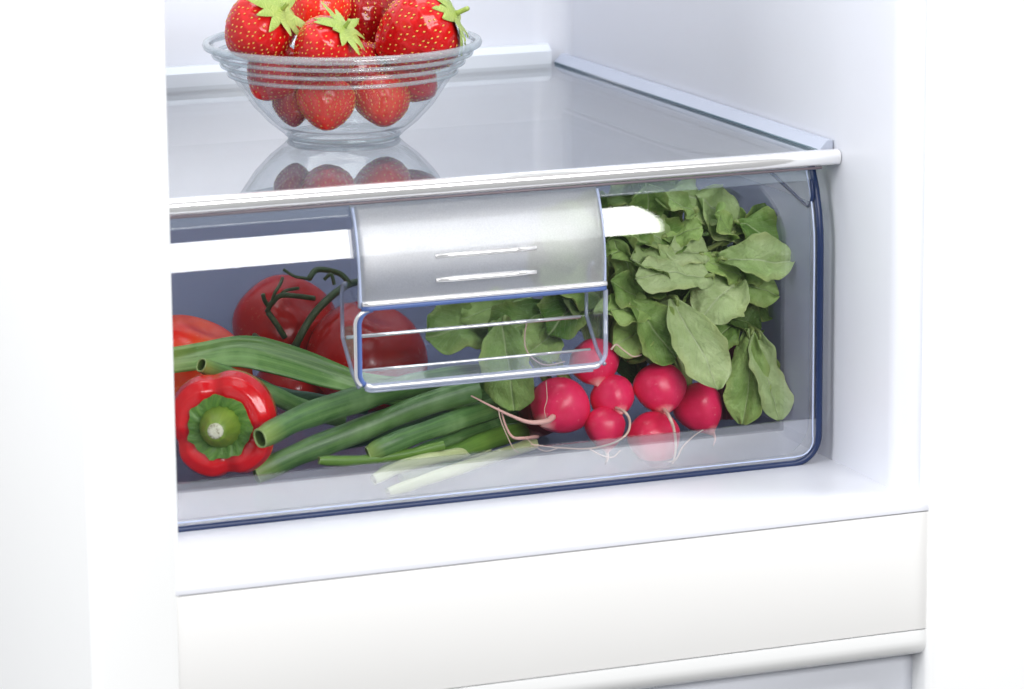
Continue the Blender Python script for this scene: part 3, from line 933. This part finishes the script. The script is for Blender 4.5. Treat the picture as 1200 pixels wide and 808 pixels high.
def leaf_mesh(B, T, W, nrm, bend=0., cup=0., ruffle=.12, seed=0, shape='leaf', twist=0., serr=.05, n=22, mcol=13):
    """grid from base B to tip T; W half width; nrm the face normal wished for"""
    rg = random.Random(seed); B = np.asarray(B, float); T = np.asarray(T, float)
    d = T - B; L = np.linalg.norm(d); d /= L
    nv = np.asarray(nrm, float); nv = nv - (nv @ d) * d; nv /= np.linalg.norm(nv); sd = np.cross(d, nv)
    ph = [rg.uniform(0, 6.28) for _ in range(6)]; sd_ = rg.uniform(0, 50); P = []; uv = []
    for i in range(n):
        v = i / (n - 1)
        if shape == 'leaf':
            w_ = np.interp(v, [0, .08, .2, .4, .6, .8, .92, 1], [.16, .36, .68, .95, 1.0, .90, .66, .16])
        else:
            w_ = np.interp(v, [0, .1, .5, .9, 1], [.9, 1, 1, 1, .95])
        tw = twist * (v - .3); s_ = sd * math.cos(tw) + nv * math.sin(tw); n_ = nv * math.cos(tw) - sd * math.sin(tw)
        ctr = B + d * L * v + n_ * (bend * L * (4 * v * (1 - v))) + s_ * (.04 * L * math.sin(3 * v + ph[4]))
        row = []
        for j in range(mcol):
            u = -1 + 2 * j / (mcol - 1)
            ed = 1 + .16 * noise.noise(Vector((v * 5, sd_, 1.5 if u > 0 else 9.5))) * abs(u) + serr * math.sin(23 * v + ph[0] + (3 if u > 0 else 0)) * abs(u) + serr * .8 * math.sin(41 * v + ph[1]) * abs(u)
            h = cup * W * u * u + ruffle * W * abs(u) ** 1.6 * math.sin(9 * v + ph[2] + (1.9 if u > 0 else 0)) + .10 * W * abs(u) * 1 \
                + W * (.30 * noise.noise(Vector((u * 1.1 + sd_, v * L / W * 1.1, 3.1))) + (.13) * noise.noise(Vector((u * 2.6 + sd_, v * L / W * 2.6, 7.7)))) + W * .06 * noise.noise(Vector((u * 6 + sd_, v * L / W * 5, 1.7))) + .05 * W * math.sin(7 * u + ph[3]) * math.sin(6 * v + ph[5]) - .06 * W * math.exp(-(u / .12) ** 2)
            row.append(ctr + s_ * (u * W * w_ * ed) + n_ * h)
            uv.append((.5 + u * .5 * max(w_, .2), v))
        P.append(row)
    m_ = MB().grid(P); m_.uv = uv
    return m_


# wide flat leaf that crosses the drawer
lw = thing('onion_leaf', 'wide flat green onion leaf lying across the tomatoes above the pepper', 'onion leaf', at(400, 440, .1), 'loose spring onion greens across the drawer')
cl = curve([at(190, 424, .115), at(240, 417, .112), at(285, 413, .108), at(335, 424, .104), at(390, 441, .10), at(440, 455, .095), at(500, 462, .09), at(560, 458, .085), at(610, 445, .085)], 44)
rowsw = []; uvw = []
for i, p in enumerate(cl):
    t = i / 43; tang = cl[min(i + 1, 43)] - cl[max(i - 1, 0)]; tang /= np.linalg.norm(tang)
    nv = -VIEW - (-VIEW @ tang) * tang; nv /= np.linalg.norm(nv); s_ = np.cross(tang, nv)
    w_ = mm(np.interp(t, [0, .3, .45, .55, .7, .85, 1], [14, 18.5, 17, 13, 17, 18, 12]), .1)
    tw = .35 * math.sin(t * 5.5 - .6)
    s2 = s_ * math.cos(tw) + nv * math.sin(tw); n2 = nv * math.cos(tw) - s_ * math.sin(tw)
    rowsw.append([p + s2 * w_ * u / max(.75, math.cos(tw)) + n2 * (w_ * (.30 * abs(u + .25 * math.sin(t * 7)) + .06 * math.sin(9 * u + 14 * t))) for u in np.linspace(-1, 1, 9)])
    uvw += [(q / 8, t) for q in range(9)]
m_ = MB().grid(rowsw); m_.uv = uvw; lo_ = m_.build('leaf_blade', M['onion_leaf'], lw)
sol = lo_.modifiers.new('thick', 'SOLIDIFY'); sol.thickness = .0012


# ------------------------------------------------------------------ radishes with roots and leaves
RAD = {}


def radish(key, px, py, y, rpx, axis, mat, label, length=1.0):
    """axis: from crown to root, as right / down / towards viewer"""
    rg = random.Random(key)
    c = at(px, py, y); R = mm(rpx, y)
    cr_, cu, cf = RM @ np.array([1, 0, 0.]), RM @ np.array([0, 1., 0]), -VIEW
    d = axis[0] * cr_ - axis[1] * cu + axis[2] * cf; d /= np.linalg.norm(d)
    o = thing('radish', label, 'radish', c, 'bunch of red radishes at the right of the drawer')
    ph = rg.uniform(0, 6.28)

    def pf(t, a):
        th = math.pi * t
        r = math.sin(th) * (1 + .045 * math.cos(2 * a + ph) + .03 * math.cos(3 * a + 1 + ph) + .05 * noise.noise(Vector((2 * math.cos(a) + key, 2 * math.sin(a), 3 * t))))
        h = math.cos(th) * .95
        if h < 0: h = -(-h) ** 1.0 * length - .22 * length * math.exp(-((1 - t) / .07) ** 1.3)
        return r * (1 if t < .5 else 1 - .10 * (length) * math.sin((t - .5) * 2 * math.pi) * .8), h
    b = blob(c, R, -d, pf, 34, 44).build('bulb', M[mat], o)
    RAD[key] = (o, b, c, R, d)
    return o


radish(1, 697, 424, .062, 29, (.1, .9, .5), 'radish', 'topmost radish, partly seen through the corner of the finger scoop')
radish(2, 656, 476, .058, 35.5, (-.5, .55, .6), 'radish', 'largest radish, its long pink root pointing left')
radish(3, 636, 482, .090, 31, (-.3, .8, .2), 'radish_shaded', 'dark shaded radish half hidden behind the largest radish')
radish(4, 718, 465, .052, 26.5, (.3, .6, .6), 'radish', 'small radish below the topmost one with a hooked curling root')
radish(5, 709, 500, .046, 25, (.1, 1, .3), 'radish', 'low radish touching the drawer floor under the one with the hooked root', 1.15)
radish(6, 774, 455, .046, 32, (.15, .9, .5), 'radish', 'round pink radish with straight pale root hanging down in front')
radish(7, 766, 512, .036, 32, (.2, 1, .15), 'radish', 'pointed radish standing on the drawer floor under the round pink one', 1.2)
radish(8, 818, 476, .056, 29, (.45, .9, .2), 'radish', 'rightmost red radish beneath the long drooping leaf', 1.2)
radish(9, 850, 440, .10, 26, (.1, 1, .1), 'radish_shaded', 'dark shaded radish deep behind the drooping leaves at far right')


def root(key, L, y, r0, r1, mat='root'):
    o, b, c, R, d = RAD[key]
    pts = curve([at(q[0], q[1], y + (q[2] if len(q) > 2 else 0)) for q in L], 34)
    return MB().tube(pts, np.linspace(mm(r0, y), mm(r1, y), 34) * np.linspace(.95, .8, 34), 7).build('root', M[mat], b)


root(2, [(648, 489, .014), (640, 494, .003), (620, 495), (600, 488), (575, 476), (552, 464)], .030, 4.2, .9, 'root_pink')
root(3, [(630, 512, .03), (612, 514), (600, 512), (592, 498), (588, 484)], .034, 2.6, 1.3, 'root_pink')
root(3, [(584, 478), (586, 490), (592, 506), (601, 525), (608, 531)], .030, .9, .6)
root(4, [(722, 478, .016), (733, 484), (738, 494), (735, 508), (720, 519), (690, 526), (655, 525), (622, 521)], .024, 2.1, .9)
root(4, [(690, 526), (705, 534), (718, 536), (727, 528)], .024, 1.0, .7)
root(4, [(655, 525), (640, 529), (628, 524), (615, 512)], .024, .7, .5)
root(6, [(777, 478, .024), (785, 490), (790, 505), (792, 525), (789, 541), (784, 548)], .014, 2.8, 1.0)
root(7, [(770, 542, .022), (790, 540), (800, 524), (812, 512), (824, 504)], .013, 1.3, .7)
root(8, [(835, 505, .01), (838, 514), (836, 522)], .040, 2.5, .8, 'root_pink')
root(5, [(711, 527, .012), (712, 537), (709, 545)], .034, 2.6, 1.0)
root(1, [(618, 375, -.004), (615, 392), (616, 408), (624, 420), (640, 428), (662, 424)], .034, 1.0, .9)
root(1, [(716, 410, 0), (722, 404), (730, 410), (742, 418), (752, 416)], .040, 1.4, .8)
root(2, [(640, 447), (641, 468), (638, 480), (640, 492)], .028, .6, .4)

CR_, CU_, CF_ = RM @ np.array([1, 0, 0.]), RM @ np.array([0, 1., 0]), -VIEW


def leaf(key, b, t, wpx, yb_, yt, mat='leaf', tilt=(0, 0), bend=.08, cup=.15, ruffle=.16, twist=0., seed=None, petiole=True, serr=.05):
    """a leaf of radish `key` from base pixel b to tip pixel t; tilt leans its face right / up"""
    o, bulb, c, R, d = RAD[key]
    sd = seed if seed is not None else int(b[0] * 7 + t[1] * 3 + t[0])
    B = at(*b, yb_); T = at(*t, yt)
    nrm = CF_ + tilt[0] * CR_ + tilt[1] * CU_
    m_ = leaf_mesh(B, T, mm(wpx * 1.22, yb_), nrm, bend, cup, ruffle, sd, twist=twist, serr=serr)
    lf = m_.build('leaf', M[mat], o)
    sol = lf.modifiers.new('thick', 'SOLIDIFY'); sol.thickness = .0005; sol.offset = 0
    sub = lf.modifiers.new('smooth', 'SUBSURF'); sub.levels = 1; sub.render_levels = 1
    if petiole:
        crown = c - d * R * .9
        k = (B + crown) / 2 + np.array([0, .02, 0.01])
        pt = curve([B + (T - B) * .12 + np.array([0, .001, 0]), B, k, crown], 16)
        q = MB().tube(pt, np.linspace(.0011, .0021, 16), 7); q.uv = [((i % 7) / 7, i // 7 / 16) for i in range(len(q.v))]
        q.build('petiole', M['petiole'], lf)
    return lf


# key, base, tip, half width, depth of base and tip, tone, tilt
LEAVES = [
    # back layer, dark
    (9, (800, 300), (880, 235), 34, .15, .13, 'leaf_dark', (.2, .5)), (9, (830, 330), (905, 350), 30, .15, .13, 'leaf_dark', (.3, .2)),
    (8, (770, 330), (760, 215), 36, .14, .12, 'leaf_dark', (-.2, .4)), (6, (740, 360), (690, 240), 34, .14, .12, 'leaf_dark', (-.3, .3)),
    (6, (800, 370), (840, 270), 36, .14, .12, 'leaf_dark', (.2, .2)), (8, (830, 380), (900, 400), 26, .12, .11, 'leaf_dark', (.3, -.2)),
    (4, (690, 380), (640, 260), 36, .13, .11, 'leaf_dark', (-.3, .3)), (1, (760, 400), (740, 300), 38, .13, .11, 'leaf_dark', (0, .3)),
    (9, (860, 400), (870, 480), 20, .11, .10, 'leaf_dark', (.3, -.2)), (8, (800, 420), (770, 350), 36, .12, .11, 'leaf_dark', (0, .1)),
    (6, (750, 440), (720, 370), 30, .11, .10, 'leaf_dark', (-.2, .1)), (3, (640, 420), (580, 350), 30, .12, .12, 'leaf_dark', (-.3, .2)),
    # behind the frosted plate and the scoop
    (4, (700, 330), (640, 245), 30, .09, .07, 'leaf', (-.3, .4)), (1, (705, 350), (625, 320), 26, .085, .07, 'leaf', (-.2, .5)),
    (4, (690, 300), (705, 225), 26, .09, .07, 'leaf', (0, .4)),
    (2, (580, 380), (500, 395), 30, .105, .10, 'leaf', (-.2, .4)), (2, (620, 350), (540, 372), 22, .11, .10, 'leaf', (-.2, .5)),
    (3, (640, 365), (575, 400), 26, .095, .085, 'leaf', (-.3, .4)), (1, (690, 350), (640, 392), 27, .085, .07, 'leaf', (-.2, .3)),
    (1, (700, 372), (660, 352), 20, .08, .07, 'leaf_pale', (-.2, .5)), (3, (650, 385), (618, 415), 22, .08, .07, 'leaf', (.2, .3)),
    (3, (592, 372), (598, 482), 26, .066, .050, 'leaf', (-.35, .1)),
    # top of the heap
    (8, (755, 262), (718, 206), 24, .075, .060, 'leaf', (-.2, .5)), (8, (748, 255), (742, 206), 17, .07, .066, 'leaf_pale', (.1, .5)),
    (8, (815, 246), (772, 208), 20, .080, .070, 'leaf', (.0, .7)), (9, (850, 258), (790, 222), 24, .070, .058, 'leaf_pale', (.1, .7)),
    (9, (870, 285), (815, 228), 27, .072, .058, 'leaf_pale', (.3, .5)),
    (9, (866, 296), (898, 240), 22, .075, .062, 'leaf_dark', (.5, .3)), (9, (860, 262), (918, 292), 24, .060, .044, 'leaf', (.4, .4)),
    (9, (820, 272), (875, 268), 24, .075, .068, 'leaf', (.2, .6)),
    # middle band
    (6, (800, 300), (736, 262), 22, .056, .044, 'leaf_pale', (-.1, .5)), (6, (776, 280), (824, 268), 15, .052, .046, 'leaf', (.1, .7)),
    (6, (770, 296), (716, 300), 20, .056, .044, 'leaf', (-.3, .4)), (4, (742, 330), (718, 280), 17, .054, .044, 'leaf', (-.5, .2)),
    (4, (750, 350), (716, 330), 17, .05, .042, 'leaf', (-.3, .4)), (6, (836, 302), (780, 292), 18, .05, .042, 'leaf_pale', (.0, .6)),
    (9, (842, 305), (930, 303), 24, .044, .030, 'leaf_pale', (.15, .55)), (9, (850, 330), (912, 348), 19, .050, .040, 'leaf', (.2, .5)),
    (6, (800, 320), (740, 305), 19, .042, .034, 'leaf_pale', (-.1, .6)), (8, (835, 325), (744, 330), 22, .038, .030, 'leaf_pale', (-.1, .55)),
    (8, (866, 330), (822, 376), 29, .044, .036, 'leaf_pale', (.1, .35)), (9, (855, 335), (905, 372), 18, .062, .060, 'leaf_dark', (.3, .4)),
    (8, (820, 300), (868, 326), 17, .048, .045, 'leaf', (.2, .5)),
    # lower, drooping over the bulbs
    (6, (790, 348), (836, 460), 25, .040, .018, 'leaf_pale', (.12, .1)), (6, (735, 355), (795, 418), 23, .044, .036, 'leaf', (.1, .3)),
    (4, (765, 362), (712, 366), 20, .046, .042, 'leaf', (-.2, .5)), (1, (770, 385), (716, 405), 21, .060, .050, 'leaf', (-.2, .4)),
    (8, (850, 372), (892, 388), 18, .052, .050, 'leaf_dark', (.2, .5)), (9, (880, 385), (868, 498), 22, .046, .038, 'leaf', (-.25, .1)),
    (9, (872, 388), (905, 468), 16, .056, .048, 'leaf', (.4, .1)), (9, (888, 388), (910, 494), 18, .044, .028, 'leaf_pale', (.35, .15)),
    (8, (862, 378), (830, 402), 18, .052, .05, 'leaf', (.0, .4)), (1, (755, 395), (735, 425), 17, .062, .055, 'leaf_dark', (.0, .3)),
]
# small crumpled leaves filling the front of the heap
rl_ = random.Random(11)
for q in range(26):
    bx_ = rl_.uniform(722, 872); by_ = rl_.uniform(232, 372)
    if (bx_ - 790) ** 2 / 95 ** 2 + (by_ - 300) ** 2 / 85 ** 2 > 1: continue
    an = rl_.uniform(0, 6.28); ln = rl_.uniform(34, 58); yd = rl_.uniform(.045, .075)
    LEAVES.append(((6, 8, 4, 9, 1)[q % 5], (bx_, by_), (bx_ + ln * math.cos(an), by_ + ln * .75 * math.sin(an)), rl_.uniform(12, 20), yd, yd - rl_.uniform(.0, .02),
                   rl_.choice(['leaf', 'leaf', 'leaf_pale', 'leaf_dark']), (rl_.uniform(-.4, .4), rl_.uniform(.1, .8))))
for k, b, t, wd, y0, y1, mt, ti in LEAVES:
    leaf(k, b, t, wd, y0, y1, mt, ti, bend=RNG.uniform(.02, .12), cup=RNG.uniform(-.05, .3), ruffle=RNG.uniform(.2, .38), twist=RNG.uniform(-.35, .35))
# reddish stalks at the far right
for x, yy in ((846, .075), (853, .08), (860, .078)):
    o, b, c, R, d = RAD[9]
    q = MB().tube(curve([at(x - 4, 380, yy), at(x, 430, yy - .01), at(x - 3, 492, yy - .015)], 12), .0021, 8); q.uv = [((i % 8) / 8, i // 8 / 12) for i in range(len(q.v))]
    q.build('stalk', M['petiole_red'], o)
